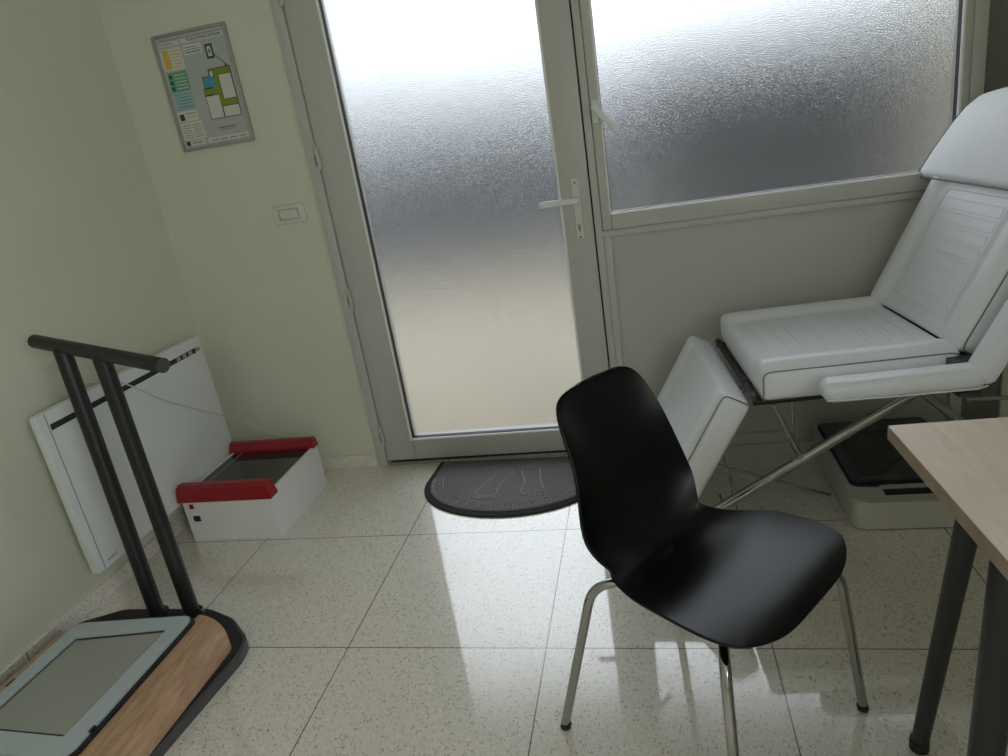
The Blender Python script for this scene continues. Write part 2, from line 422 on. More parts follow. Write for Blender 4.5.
# ------------------------------------------------------------------ outside the glass
obj('ground', box(B(), -14, 18, .2, 26, -.16, -.06), 'paving', kind='structure')
t = thing('garden_fence', 'low blue-grey fence seen blurred through the frosted glass', 'fence', (0, 4.6, -.06))
b = B()
for k in range(40):
    x = -6 + k * .20; box(b, x, x + .185, -.012, .012, .04, 1.02)
obj('fence_boards', b, 'dark_paint', t)
for k in range(6): obj('fence_post', box(B(), -6 + k * 1.58, -5.9 + k * 1.58, .012, .1, 0, 1.06), 'dark_paint', t)
def hedge(name, label, x0, x1, y0, y1, h, seed):
    rnd = random.Random(seed); b = B()
    box(b, x0, x1, y0, y1, 0, h)
    bmesh.ops.subdivide_edges(b, edges=b.edges[:], cuts=14, use_grid_fill=True)
    for v in b.verts:
        if v.co.z > .02: v.co += Vector([rnd.uniform(-.09, .09) for _ in range(3)])
    o = obj(name, b, 'hedge', smooth=True, loc=(0, 0, -.06)); o['label'] = label; o['category'] = 'hedge'
hedge('hedge', 'clipped green hedge blurred behind the frosted window right of the door', 2.15, 7.0, 4.3, 5.2, 1.95, 2)
hedge('hedge', 'tall hazy hedge far beyond the fence, blurred behind the door glass', -8, 2.2, 13, 14.5, 2.3, 5)
t = obj('garden_wall', box(B(), 4.45, 4.65, .4, 4.0, -.06, 2.3, .01), 'render'); t['label'] = 'pale rendered wall seen blurred at the right edge of the window'; t['category'] = 'wall'

obj('added_overhang', box(B(), -3, 7, .2, 1.45, 2.62, 2.80, .01), 'added_slab', kind='structure')  # unseen slab added to keep high sky light off the glass

# ------------------------------------------------------------------ evacuation plan
t = thing('evacuation_plan', 'aluminium framed evacuation plan hanging on the green wall left of the door', 'sign', (.194, 0, 1.49))
SW, SH = .327, .437
b = frame_xz(B(), 0, SW, 0, SH, .012, .012, .012, .012, -.016, -.0005, .004)
obj('sign_frame', b, 'alu', t, smooth=True)
mats = ['paper', 'paper_white', 'ink', 'p_yellow', 'p_green', 'p_blue', 'p_lime', 'p_pale', 'ink_grey', 'p_dark_green']
b = B(); box(b, .011, SW - .011, -.008, -.001, .011, SH - .011, mi=0)
def q(x0, x1, z0, z1, mi, d=0):    # printed patch (fractions of sheet), z from the bottom
    box(b, x0 * SW, x1 * SW, -.0085 - d * .0003, -.008, z0 * SH, z1 * SH, mi=mi)
X90 = Matrix.Rotation(PI / 2, 4, 'X')
def tx(s, x, z, size, mi): text_bm(b, s, size, Matrix.Translation((x * SW, -.0096, z * SH)) @ X90, mi)
q(.06, .94, .945, .95, 8); q(.06, .34, .90, .935, 1); tx('CONSIGNES', .075, .909, .011, 8)
q(.36, .94, .90, .935, 1, 0); tx("PLAN D'EVACUATION", .45, .908, .0150, 2)
q(.06, .34, .70, .88, 1); q(.08, .17, .71, .87, 3, 1)
for k in range(6): q(.19, .32, .72 + k * .026, .728 + k * .026, 3, 1)
q(.07, .335, .515, .685, 4); 
for k in range(5): q(.16, .31, .54 + k * .028, .547 + k * .028, 1, 1)
for k in range(3): q(.085, .13, .53 + k * .05, .565 + k * .05, 9, 1)
q(.07, .335, .365, .50, 7); q(.075, .33, .368, .374, 5, 1); q(.075, .33, .492, .498, 5, 1)
for k in range(4): q(.12, .31, .385 + k * .026, .393 + k * .026, 5, 1)
q(.06, .335, .26, .35, 1); q(.08, .145, .27, .325, 2, 1); q(.17, .32, .29, .298, 3, 1); q(.17, .30, .32, .328, 4, 1)
q(.06, .36, .10, .25, 1)
for k in range(6): q(.08, .19, .115 + k * .021, .121 + k * .021, 8, 1); q(.22, .34, .115 + k * .021, .121 + k * .021, 8, 1)
q(.06, .33, .045, .09, 1); q(.07, .125, .048, .088, 2, 1); q(.15, .30, .06, .067, 8, 1); q(.15, .30, .074, .08, 8, 1)
q(.38, .94, .045, .085, 1); 
for k in range(4): q(.42 + k * .13, .52 + k * .13, .058, .068, 8, 1)
q(.375, .62, .80, .88, 1); q(.39, .60, .815, .822, 2, 1); q(.39, .60, .835, .842, 8, 1); q(.39, .57, .855, .862, 8, 1)
# exit pictogram and plan of the rooms
q(.66, .76, .735, .855, 9, 1); q(.685, .735, .755, .835, 1, 2); q(.70, .72, .775, .815, 9, 3)
b2 = [(.76, .76), (.875, .672)]
for k in range(14):
    f_ = k / 13; x = .76 + .12 * f_; z = .765 - .10 * f_; q(x - .004, x + .006, z - .004, z + .004, 2, 1)
q(.862, .888, .655, .675, 9, 2)
def room(x0, x1, z0, z1, d=2): q(x0, x1, z0, z1, 2, d); q(x0 + .008, x1 - .008, z0 + .006, z1 - .006, 1, d + 1)
q(.62, .92, .30, .655, 2, 1); q(.628, .912, .306, .649, 6, 2)
room(.63, .685, .57, .64); q(.52, .63, .50, .60, 2, 1); q(.528, .68, .506, .594, 5, 3.6)
room(.735, .915, .385, .60); q(.50, .70, .44, .50, 2, 1); q(.508, .70, .446, .494, 6, 2.5); room(.50, .69, .235, .44); room(.69, .92, .235, .335)
q(.56, .80, .15, .165, 8, 1); q(.58, .78, .135, .142, 8, 1)
obj('plan_sheet', b, 'paper', t, mats=mats)

# ------------------------------------------------------------------ light switch
t = thing('light_switch', 'white rectangular light switch on the green wall below the evacuation plan', 'light switch', (.518, 0, 1.146))
obj('cover_plate', box(B(), 0, .142, -.010, 0, 0, .078, .005, 3), 'switch', t, smooth=True)
b = B(); frame_xz(b, .026, .116, .017, .061, .002, .002, .002, .002, -.0115, -.009, 0)
obj('rocker_frame', b, 'ink_grey', t)
m_ = Matrix.Translation((.071, -.010, .039)) @ Matrix.Rotation(math.radians(3), 4, 'X')
obj('rocker', box(B(), -.042, .042, -.004, .003, -.019, .019, .002, 2, mtx=m_), 'switch', t, smooth=True)

# ------------------------------------------------------------------ heater
t = thing('electric_heater', 'flat white electric panel heater mounted low on the left wall', 'heater', (0, -.6, .15))
b = B(); prof = []
Y0, Y1 = -.442, .455
n = 24
for k in range(n + 1):
    f_ = k / n; y = Y0 + (Y1 - Y0) * f_
    prof.append((.112 - .012 * max(0, (f_ - .80) / .20) ** 2, y))
poly = prof + [(.080, Y1 - .002), (.086, Y0)]
vs0 = [b.verts.new((x, y, .012)) for x, y in poly]; vs1 = [b.verts.new((x, y, .600)) for x, y in poly]
N_ = len(poly); b.faces.new(vs0); b.faces.new(vs1)
for i in range(N_): b.faces.new((vs0[i], vs0[(i + 1) % N_], vs1[(i + 1) % N_], vs1[i]))
for v in b.verts: v.co.x += 0
bmesh.ops.bevel(b, geom=[e for e in b.edges if abs(e.verts[0].co.z - e.verts[1].co.z) < .01 and max(e.verts[0].co.x, e.verts[1].co.x) > .09], offset=.004, segments=2, affect='EDGES')
fp = obj('front_panel', b, 'white_metal', t, smooth=True)
b = B(); box(b, .1116, .1128, Y0 + .030, Y0 + .0325, .014, .598); obj('panel_seam', b, 'ink_grey', fp)
b = B(); box(b, .1105, .1135, Y0 + .038, Y0 + .83, .538, .558, .0)
slot = obj('air_outlet', b, 'dark', t)
b = B()
for k in range(3): box(b, .1125, .1145, Y0 + .70 + k * .04, Y0 + .725 + k * .04, .540, .556)
obj('control_key', b, 'steel', slot)
b = B(); box(b, .1085, .1130, Y0 + .832, Y0 + .862, .540, .556, .001); obj('control_display', b, 'alu', slot)
b = B(); box(b, .022, .082, Y0 + .05, Y1 - .03, .04, .575, .004); obj('back_casing', b, 'white_side', t)
for y in (Y0 + .12, Y1 - .14):
    b = B(); box(b, 0, .024, y, y + .04, .05, .56)
    for z in (.10, .50): tube(b, [(0, y + .01, z), (.03, y + .01, z)], .012, 12)
    obj('wall_bracket', b, 'steel', t)
b = B(); text_bm(b, 'NOIROT', .0125, Matrix.Translation((.1122, Y0 + .052, .030)) @ Matrix.Rotation(PI / 2, 4, 'Z') @ X90, 0)
obj('brand_lettering', b, 'ink', t)

# ------------------------------------------------------------------ white and red box with dark glass top
t = thing('podoscope_box', 'white box with red end strips and dark glass top on the floor by the corner', 'box', (.128, -.59, 0))
L_, D_ = .399, .428
b = B(); box(b, 0, L_, 0, .012, .0, .182); box(b, 0, L_, D_ - .012, D_, 0, .20); box(b, 0, .012, .012, D_ - .012, 0, .202); box(b, L_ - .012, L_, .012, D_ - .012, 0, .202); box(b, .012, L_ - .012, .012, D_ - .012, .002, .014)
# sides rise slightly towards the back
obj('carcass', b, 'white_side', t)
b = B(); box(b, .010, L_ - .010, .010, D_ - .010, .192, .200, .001); gl_ = obj('glass_top', b, 'smoke_glass', t)
b = B(); box(b, .05, .056, .05, D_ - .03, .2, .2015); obj('glass_rail', b, 'ink_grey', gl_)
def strip(y0, y1, zl, zh, flip):
    b = B()
    pr = [(y0, zl), (y0 + .006, zh - .01), (y0 + .022, zh), (y1 - .010, zh), (y1, zl + .008), (y1, zl)] if not flip else [(y0, zl), (y0, zl + .012), (y0 + .012, zh), (y1 - .014, zh), (y1, zh - .014), (y1, zl)]
    a = [b.verts.new((-.014 + .16 * (z - zl), y, z)) for y, z in pr]; c = [b.verts.new((L_ + .006 - .16 * (z - zl), y, z)) for y, z in pr]
    b.faces.new(a); b.faces.new(c)
    for i in range(len(pr)): b.faces.new((a[i], a[(i + 1) % len(pr)], c[(i + 1) % len(pr)], c[i]))
    bmesh.ops.bevel(b, geom=b.edges[:], offset=.0015, segments=1, affect='EDGES')
    return b
obj('red_strip', strip(-.012, .046, .178, .246, False), 'red', t)
obj('red_strip', strip(D_ - .042, D_ + .006, .198, .245, True), 'red', t)
sw = obj('power_switch', box(B(), .028, .046, -.004, .002, .145, .165, .001), 'red', t)
obj('power_socket', box(B(), .030, .060, -.004, .002, .088, .112, .001), 'dark', t)

# cable from above the heater to the box
P_ = [(.05, -.86, .755), (.10, -.80, .775), (.14, -.70, .735), (.16, -.62, .665), (.17, -.55, .60), (.17, -.45, .535), (.17, -.36, .475), (.18, -.29, .43), (.20, -.22, .375), (.25, -.175, .32), (.30, -.160, .275), (.35, -.150, .250), (.37, -.150, .247)]
pts = []
for k in range(90):
    s = k / 89 * (len(P_) - 1); pts.append(tuple(cr([p[i] for p in P_], s) for i in range(3)))
b = tube(B(), pts, .0028, 8); o = obj('cable', b, 'cord', smooth=True)
o['label'] = 'thin grey cable hanging across the white heater to the red and white box'; o['category'] = 'cable'

# ------------------------------------------------------------------ platform with screen, wood sides and handlebar
t = thing('foot_scanner', 'wood-sided floor scanner with pale framed screen and black handlebar, lower left', 'scanner', (.385, -1.44, 0))
cx_, cy_ = .385, -1.44
def rel(pts): return [(x - cx_, y - cy_) for x, y in pts]
bp_ = rel([(.185, -1.066), (.515, -1.066), (.632, -1.115), (.735, -1.205), (.748, -1.27), (.700, -1.70), (.665, -1.80), (.55, -1.88), (.22, -1.88), (.10, -1.80), (.06, -1.70), (.040, -1.25), (.055, -1.13)])
b = prism(B(), round_poly(bp_, .02, 4), 0, .034, bev=.008, seg=3)
obj('base_plate', b, 'charcoal', t, smooth=True)
# rubber skirt line
b = prism(B(), [(x * .97, y * .985) for x, y in round_poly(bp_, .02, 4)], .034, .040)
obj('base_rim', b, 'black_rubber', t)
# curved wood cover: arch section swept along y, ends cut on the slant
def wood_side(sg):
    b = B(); rows = []
    n = 14
    for k in range(n + 1):
        a = PI / 2 * k / n
        x = (.195 if sg > 0 else .17) + .130 * math.sin(a) ** .95; z = .040 + .078 * math.cos(a) ** .8 if k < n else .040
        yf = (.240 if sg > 0 else .185) - .075 * (k / n) ** 1.4
        skew = -.034 * 1.0
        rows.append((x, z, yf, -.40 + .05 * (k / n)))
    N_ = 10; grid = []
    for x, z, ya, yb in rows:
        grid.append([b.verts.new((sg * x + (0.004 if sg > 0 else 0) + (.02 * (ya + (yb - ya) * j / N_)), ya + (yb - ya) * j / N_, z)) for j in range(N_ + 1)])
    for i in range(n):
        for j in range(N_): b.faces.new((grid[i][j], grid[i][j + 1], grid[i + 1][j + 1], grid[i + 1][j]))
    # close: inner wall and ends
    for j0 in (0, N_):
        base = [b.verts.new((g[j0].co.x, g[j0].co.y, .036)) for g in grid]
        for i in range(n):
            if (grid[i][j0].co.z - .036) > 1e-4: b.faces.new((grid[i][j0], grid[i + 1][j0], base[i + 1], base[i]))
        if j0 == 0: b0 = base
        else: b1 = base
    b.faces.new([g for g in grid[0]] + [b1[0], b0[0]])
    return b
obj('side_cover', wood_side(1), 'walnut', t, smooth=True)
obj('side_cover', wood_side(-1), 'walnut', t, smooth=True)
b = prism(B(), round_poly([(-.20, .19), (.20, .205), (.205, -.39), (-.20, -.39)], .01, 3), .036, .108, bev=.006)
obj('housing', b, 'black_rubber', t, smooth=True)
# screen frame: pale frame over a black tray
oc = rel([(.195, -1.255), (.592, -1.222), (.585, -1.735), (.195, -1.72)])
ic = rel([(.246, -1.318), (.541, -1.280), (.525, -1.671), (.236, -1.655)])
ro = round_poly(oc, [.035, .035, .05, .05], 8); ri = round_poly(ic, .004, 8)
tray = [(x * 1.02 + .008, y * 1.02 - .002) for x, y in ro]
sf = obj('screen_tray', prism(B(), tray, .108, .126, bev=.003), 'black_rubber', t, smooth=True)
b = ring(B(), ro, ri, .1262, .134); obj('screen_frame', b, 'screen_frame', sf)
ri2 = round_poly([(x * .93, y * .95 + (-.003)) for x, y in ic], .004, 8)
b = prism(B(), ri, .1263, .1275); obj('screen_surround', b, 'dark', sf)
gi = [(v[0] + (cx + .012 - v[0]) * .055, v[1] + (cyy - .020 - v[1]) * .055) for v in ri for cx, cyy in [(sum(a[0] for a in ic) / 4, sum(a[1] for a in ic) / 4)]]
b = prism(B(), gi, .1276, .1290); obj('screen', b, 'screen_glass', sf)
obj('finger_notch', box(B(), -.196, -.189, -.075, -.045, .130, .1345), 'dark', sf)
obj('finger_notch', box(B(), .198, .206, -.215, -.195, .130, .1345), 'dark', sf)
# handlebar
def pole(p0, p1): return tube(B(), [Vector(p0), Vector(p1)], .0250, 20)
Pl, Pr = Vector((.155 - cx_, -.979 - cy_, .978)), Vector((.700 - cx_, -1.137 - cy_, .905))
T1 = Pl.lerp(Pr, .215); T2 = Pl.lerp(Pr, .535)
p1 = obj('upright', pole((.335 - cx_, -1.094 - cy_, .03), T1), 'black_tube', t, smooth=True)
p2 = obj('upright', pole((.466 - cx_, -1.090 - cy_, .03), T2), 'black_tube', t, smooth=True)
for pp, xx in ((p1, .335), (p2, .466)):
    obj('flange', tube(B(), [(xx - cx_, -1.092 - cy_, .034), (xx - cx_, -1.092 - cy_, .044)], .036, 20), 'black_rubber', pp, smooth=True)
hb = obj('handlebar', tube(B(), [Pl, Pr], .0215, 20), 'black_tube', t, smooth=True)
dd = (Pr - Pl).normalized()
obj('end_cap', tube(B(), [Pr - dd * .012, Pr + dd * .003],   .0212, 20), 'charcoal', hb, smooth=True)
obj('end_cap', tube(B(), [Pl - dd * .006, Pl + dd * .012],   .0212, 20, r1=.0212), 'black_rubber', hb, smooth=True)
obj('screw', tube(B(), [(.505 - cx_, -1.085 - cy_, .036), (.505 - cx_, -1.085 - cy_, .048)], .006, 10), 'steel', t)

# ------------------------------------------------------------------ doormat
t = thing('doormat', 'half-round grey rubber doormat with raised footprints in front of the door', 'doormat', (1.405, -.03, 0), math.radians(-1.5))
def moon(w, d, n=40, y0=0.0):
    out = []
    for k in range(n + 1):
        a = PI * k / n; ex = 2 / 2.35
        out.append((math.copysign(abs(math.cos(a)) ** ex, math.cos(a)) * w, y0 - abs(math.sin(a)) ** ex * d))
    return out
def moon2(w, d, n=44):
    # straight-ish sides, widest 20 cm out from the flat edge
    out = []
    for k in range(n + 1):
        a = PI * k / n; c, s = math.cos(a), math.sin(a)
        x = c * w * (1 - .0 * s); y = -s * d
        out.append((x, y - .0))
    return out
def moonp(w, d, n=44):
    pts = [(w * .985, 0)]
    for k in range(n + 1):
        a = PI * k / n
        pts.append((w * math.cos(a), -.19 * d / .48 - (d - .19 * d / .48) * abs(math.sin(a)) ** .95))
    pts.append((-w * .985, 0))
    return pts
b = prism(B(), moonp(.380, .478), 0, .007, bev=.003)
mt_ = obj('mat_border', b, 'mat_edge', t, smooth=True)
b = prism(B(), [(x, y - .004) for x, y in moonp(.358, .442)], .007, .0092, bev=.001)
obj('mat_field', b, 'mat_grey', t, smooth=True)
b = B()
# key pattern around the curve
arc = moonp(.335, .415, 60); arc2 = moonp(.298, .372, 60)
def key(w, d, n):
    path = []
    for k in range(n * 4):
        inn = (k // 2) % 2
        path.append((k / (n * 4 - 1), inn))
    return path
def arcpt(f_, w, d):
    a = PI * f_; return Vector((w * math.cos(a), -.19 * d / .48 - (d - .19 * d / .48) * abs(math.sin(a)) ** .95, .0096))
for w, d in ((.350, .432), (.310, .388)):
    tube(b, [arcpt(k / 70, w, d) for k in range(71)], .0022, 6)
n = 20
for k in range(n):
    f0 = (k + .12) / n; f1 = (k + .88) / n; fm = (k + .5) / n
    def A_(f_, e): return arcpt(f_, .310 + .040 * e, .388 + .044 * e)
    tube(b, [A_(f0, .12), A_(f0, .85), A_(f1, .85), A_(f1, .3), A_(fm, .3), A_(fm, .6)], .0022, 6)
def foot(cx, cy, mir, rot):
    o = [(.0, -.115), (.030, -.105), (.042, -.075), (.034, -.03), (.028, .01), (.036, .055), (.046, .085), (.040, .108), (.0, .115), (-.038, .108), (-.046, .08), (-.040, .04), (-.036, 0), (-.036, -.05), (-.034, -.09)]
    ca, sa = math.cos(rot), math.sin(rot); out = []
    pts = []
    for k in range(60):
        s = k / 60 * len(o); i = int(s); f_ = s - i
        g = lambda j: o[(i + j) % len(o)]
        p = [.5 * (2 * g(0)[c] + (g(1)[c] - g(-1)[c]) * f_ + (2 * g(-1)[c] - 5 * g(0)[c] + 4 * g(1)[c] - g(2)[c]) * f_ ** 2 + (3 * g(0)[c] - g(-1)[c] - 3 * g(1)[c] + g(2)[c]) * f_ ** 3) for c in (0, 1)]
        x, y = p[0] * mir, -p[1]
        pts.append((cx + x * ca - y * sa, cy + x * sa + y * ca, .0097))
    tube(b, pts, .0028, 6, closed=True)
    for j in range(5):
        x = (-.042 + .021 * j) * mir; y = -(.134 - .0032 * abs(j - 1) ** 1.6 * (1 if j > 1 else 0)); r_ = .0125 if j == 0 else .0095 - .0006 * j
        tube(b, [(cx + (x + r_ * math.cos(a)) * ca - (y + r_ * math.sin(a)) * sa, cy + (x + r_ * math.cos(a)) * sa + (y + r_ * math.sin(a)) * ca, .0097) for a in [2 * PI * k / 14 for k in range(14)]], .0022, 6, closed=True)
foot(-.065, -.215, 1, math.radians(-16)); foot(.085, -.200, -1, math.radians(10))
obj('mat_relief', b, 'mat_relief', t, smooth=True)

# ------------------------------------------------------------------ chair
KU = [0.2383, 0.1856, 0.0551, -0.0693, -0.1506, -0.2065, -0.2419, -0.2862]
KZ = [0.4467, 0.4617, 0.4495, 0.4201, 0.4296, 0.5218, 0.6736, 0.8154]
KW = [0.1578, 0.2236, 0.2215, 0.1879, 0.168, 0.1944, 0.1724, 0.1763]
KE = [0, 0.0028, 0.0175, 0.0299, 0.0472, 0.0497, 0.0454, 0.0202]
t = thing('shell_chair', 'black plastic shell chair with four chrome legs in front of the treatment couch', 'chair', (2.0944, -1.4505, 0), math.radians(-37.323))
def shell_bm():
    b = B(); ns, nt_ = 72, 28; G = []
    for i in range(ns + 1):
        s = .5 - .5 * math.cos(PI * i / ns); s = min(1 - 2e-4, max(2e-4, s))
        e_ = 1e-3
        u, z, w, e = (cr(K_, s * 7) for K_ in (KU, KZ, KW, KE))
        du = cr(KU, min(1, s + e_) * 7) - cr(KU, max(0, s - e_) * 7); dz = cr(KZ, min(1, s + e_) * 7) - cr(KZ, max(0, s - e_) * 7)
        l = math.hypot(du, dz) or 1; nu, nz = dz / l, -du / l
        cl = (1 - abs(2 * s - 1) ** 4.5) ** (1 / 4.5)
        row = []
        for j in range(nt_ + 1):
            t_ = math.sin((-1 + 2 * j / nt_) * PI / 2)
            k_ = e * abs(t_) ** 2.5
            row.append(b.verts.new((u + nu * k_, w * cl * t_, z + nz * k_)))
        G.append(row)
    for i in range(ns):
        for j in range(nt_): b.faces.new((G[i][j], G[i + 1][j], G[i + 1][j + 1], G[i][j + 1]))
    return b
sh = obj('seat_shell', shell_bm(), 'black_shell', t, smooth=True)
sh.data.polygons.foreach_set('use_smooth', [True] * len(sh.data.polygons))
s_ = sh.modifiers.new('thickness', 'SOLIDIFY'); s_.thickness = .006; s_.offset = -1
def leg(u, v, ut, vt):
    return tube(B(), [(u, v, .008), (ut, vt, .405), (ut * .45, vt * .35, .412)], .0108, 16, smoothcorner=.045)
for u, v, ut, vt in ((-.266, -.233, -.180, -.168), (-.266, .236, -.180, .172), (.224, -.270, .168, -.208), (.232, .240, .203, .176)):
    lg = obj('leg', leg(u, v, ut, vt), 'chrome', t, smooth=True)
    d_ = (Vector((ut, vt, .405)) - Vector((u, v, .008))).normalized()
    obj('foot_cap', tube(B(), [Vector((u, v, .0)), Vector((u, v, .0)) + d_ * .014], .0125, 16), 'black_rubber', lg, smooth=True)
b = B(); box(b, -.12, .12, -.10, .10, .400, .424, .006); 
obj('seat_mount', b, 'black_tube', t, smooth=True)

# ------------------------------------------------------------------ treatment couch
CA = math.radians(4.5)
t = thing('treatment_couch', 'white padded treatment couch with raised back, armrest and chrome crossed legs below the window', 'treatment bed', (2.322, -.756, 0), CA)
W_ = .64
def yrot(loc, ang):      # local x axis tilted up by ang, from loc
    return Matrix.Translation(loc) @ Matrix.Rotation(-ang, 4, 'Y')
def seat_shape(L, W, crown=.0, valley=.006, lip=0):
    def f_(x, y, z, top):
        gx = min(x, L - x); gy = min(y, W - y)
        d = 0
        # padded bolster along the long sides, flatter panel in the middle
        if gy < .115: d += .019 * math.sin(PI * max(0, gy) / .115)
        for g, wid in ((gy - .118, .010),): d -= valley * math.exp(-(g / wid) ** 2) * (1 if gx > .05 else gx / .05)
        d += crown * (1 - ((y - W / 2) / (W / 2)) ** 2) * (1 - ((x - L / 2) / (L / 2)) ** 2)
        return Vector((x, y, z + d * top))
    return f_
def serp(x0, x1, y0, y1, n, m, r=.0008, sag=0):
    """channel stitching: n long U-shaped loops across y between x0..x1"""
    b = B(); st = (x1 - x0) / n
    for k in range(n):
        a, c = x0 + k * st + st * .14, x0 + (k + 1) * st - st * .14
        tube(b, [m @ Vector(p) for p in ((c, y1, .0006), (c, y0, .0006), (a, y0, .0006), (a, y1, .0006))], r, 6, smoothcorner=.008)
    return b
# seat
SL = .545
sb = cushion(SL, W_, .098, .022, shape=seat_shape(SL, W_, .004))
m_ = Matrix.Translation((0, 0, .600))
bmesh.ops.transform(sb, matrix=m_, verts=sb.verts)
se = obj('seat', sb, 'leather', t, smooth=True)
obj('seat_stitching', serp(.05, SL - .06, .135, W_ - .135, 7, Matrix.Translation((0, 0, .6035))), 'stitch', se, smooth=True)
b = tube(B(), [Vector(p) for p in ((.004, .0005, .508), (.004, .0005, .585), (.02, .0005, .5965), (SL - .02, .0005, .5965), (SL - .002, .0005, .58))], .0022, 8, smoothcorner=.02)
obj('seat_piping', b, 'piping', se, smooth=True)
# back
AL = math.radians(63.6)
BL = .62
mb = yrot((SL - .012, 0, .600), AL)
sb = cushion(BL, W_, .090, .020, shape=seat_shape(BL, W_, .0, .007))
bmesh.ops.transform(sb, matrix=mb, verts=sb.verts)
bk = obj('backrest', sb, 'leather', t, smooth=True)
obj('back_stitching', serp(.055, .40, .155, W_ - .155, 8, mb @ Matrix.Translation((0, 0, .001))), 'stitch', bk, smooth=True)
b = tube(B(), [mb @ Vector(p) for p in ((.002, .0005, -.08), (.004, .0005, -.012), (.02, .0005, -.004), (BL - .02, .0005, -.004))], .0022, 8, smoothcorner=.02)
obj('back_piping', b, 'piping', bk, smooth=True)
b = tube(B(), [mb @ Vector(p) for p in ((.05, .14, .0012), (.42, .14, .0012), (.42, W_ - .14, .0012), (.05, W_ - .14, .0012))], .0013, 6, smoothcorner=.02, closed=False)
obj('back_seam', b, 'stitch', bk, smooth=True)
# head cushion in the plane of the back: wide at its lower edge, narrowing to the top
def head_w(s):       # half width at distance s above the lower edge
    k = [(0, .375), (.02, .392), (.10, .372), (.18, .340), (.235, .305), (.272, .250), (.290, .12)]
    for (a, wa), (c, wc) in zip(k, k[1:]):
        if s <= c:
            f_ = (s - a) / (c - a); return wa + (wc - wa) * f_
    return k[-1][1]
def head_shape(x, y, z, top):
    w = head_w(max(0, x)); return Vector((x, (y - .5) / .5 * w, z + .014 * top * math.sin(PI * min(1, max(0, x / .30))) * (1 - ((y - .5) / .5) ** 2)))
sb = cushion(.30, 1.0, .075, .018, shape=head_shape)
mh = mb @ Matrix.Translation((.440, W_ / 2 + .005, .022))
bmesh.ops.transform(sb, matrix=mh, verts=sb.verts)
hd = obj('head_cushion', sb, 'leather', t, smooth=True)
b = B(); lp = []
for k in range(15): s = .29 * k / 14; lp.append((s, head_w(s)))
loop = [(s - .001, w - .003) for s, w in lp] + [(s - .001, -w + .003) for s, w in reversed(lp)]
tube(b, [mh @ Vector((s, y, -.004)) for s, y in loop], .0028, 8, closed=True)
obj('head_piping', b, 'piping', hd, smooth=True)
# leg rest
AG = math.radians(60.5)
ml = Matrix.Translation((-.020, 0, .548)) @ Matrix.Rotation(PI, 4, 'Z') @ Matrix.Rotation(AG, 4, 'Y')
def leg_shape(x, y, z, top):
    y_ = W_ - y; gy = min(y, W_ - y)
    d = .010 * math.sin(PI * max(0, min(gy, .11)) / .11) - .005 * math.exp(-((gy - .115) / .012) ** 2)
    return Vector((x, -y_, z + d * top))
sb = cushion(.50, W_, .098, .024, shape=leg_shape)
ml = Matrix.Translation((-.110, 0, .545)) @ Matrix(((-math.cos(AG), 0, -math.sin(AG), 0), (0, -1, 0, 0), (-math.sin(AG), 0, math.cos(AG), 0), (0, 0, 0, 1)))
bmesh.ops.transform(sb, matrix=ml, verts=sb.verts)
lr = obj('leg_rest', sb, 'leather', t, smooth=True)
b = tube(B(), [ml @ Vector(p) for p in ((.003, .0 - .0005, -.09), (.003, -.0005, -.012), (.018, -.0005, -.0035), (.48, -.0005, -.0035))], .0022, 8, smoothcorner=.02)
obj('leg_rest_piping', b, 'piping', lr, smooth=True)
# hinge strips between the cushions
b = B(); box(b, -.022, -.002, .008, W_ - .008, .500, .508, .002)
tube(b, [(-.012, .01, .508), (-.012, W_ - .01, .508)], .005, 10)
for y in (.03, .16, W_ - .06): box(b, -.019, -.005, y, y + .035, .507, .516, .002)
obj('front_hinge', b, 'black_tube', t, smooth=True)
b = B(); box(b, SL - .006, SL + .022, .008, W_ - .008, .500, .590, .002)
obj('rear_hinge', b, 'black_tube', t, smooth=True)
# armrest on the near side
def arm_shape(L, W):
    def f_(x, y, z, top): return Vector((x, y, z))
    return f_
am = cushion(.415, .088, .062, .029, 24, 14, 10)
bmesh.ops.transform(am, matrix=Matrix.Translation((.138, -.128, .590)) , verts=am.verts)
ar = obj('armrest', am, 'leather', t, smooth=True)
up = cushion(.50, .088, .062, .027, 24, 14, 10)
mu = yrot((.523, -.128, .552), AL - .02) @ Matrix.Translation((0, 0, .014))
bmesh.ops.transform(up, matrix=mu, verts=up.verts)
au = obj('armrest_upright', up, 'leather', t, smooth=True)
b = tube(B(), [(.14, -.129, .545), (.30, -.130, .540), (.52, -.130, .538), (.545, -.130, .545)], .0022, 8); obj('armrest_piping', b, 'stitch', ar, smooth=True)
b = tube(B(), [mu @ Vector((.02, -.001, -.045)), mu @ Vector((.48, -.001, -.045))], .0022, 8); obj('armrest_piping', b, 'stitch', au, smooth=True)
b = B(); box(b, .50, .59, -.045, .006, .50, .585, .004); box(b, .51, .57, -.06, .06, .485, .497, .003); obj('armrest_bracket', b, 'charcoal', t)
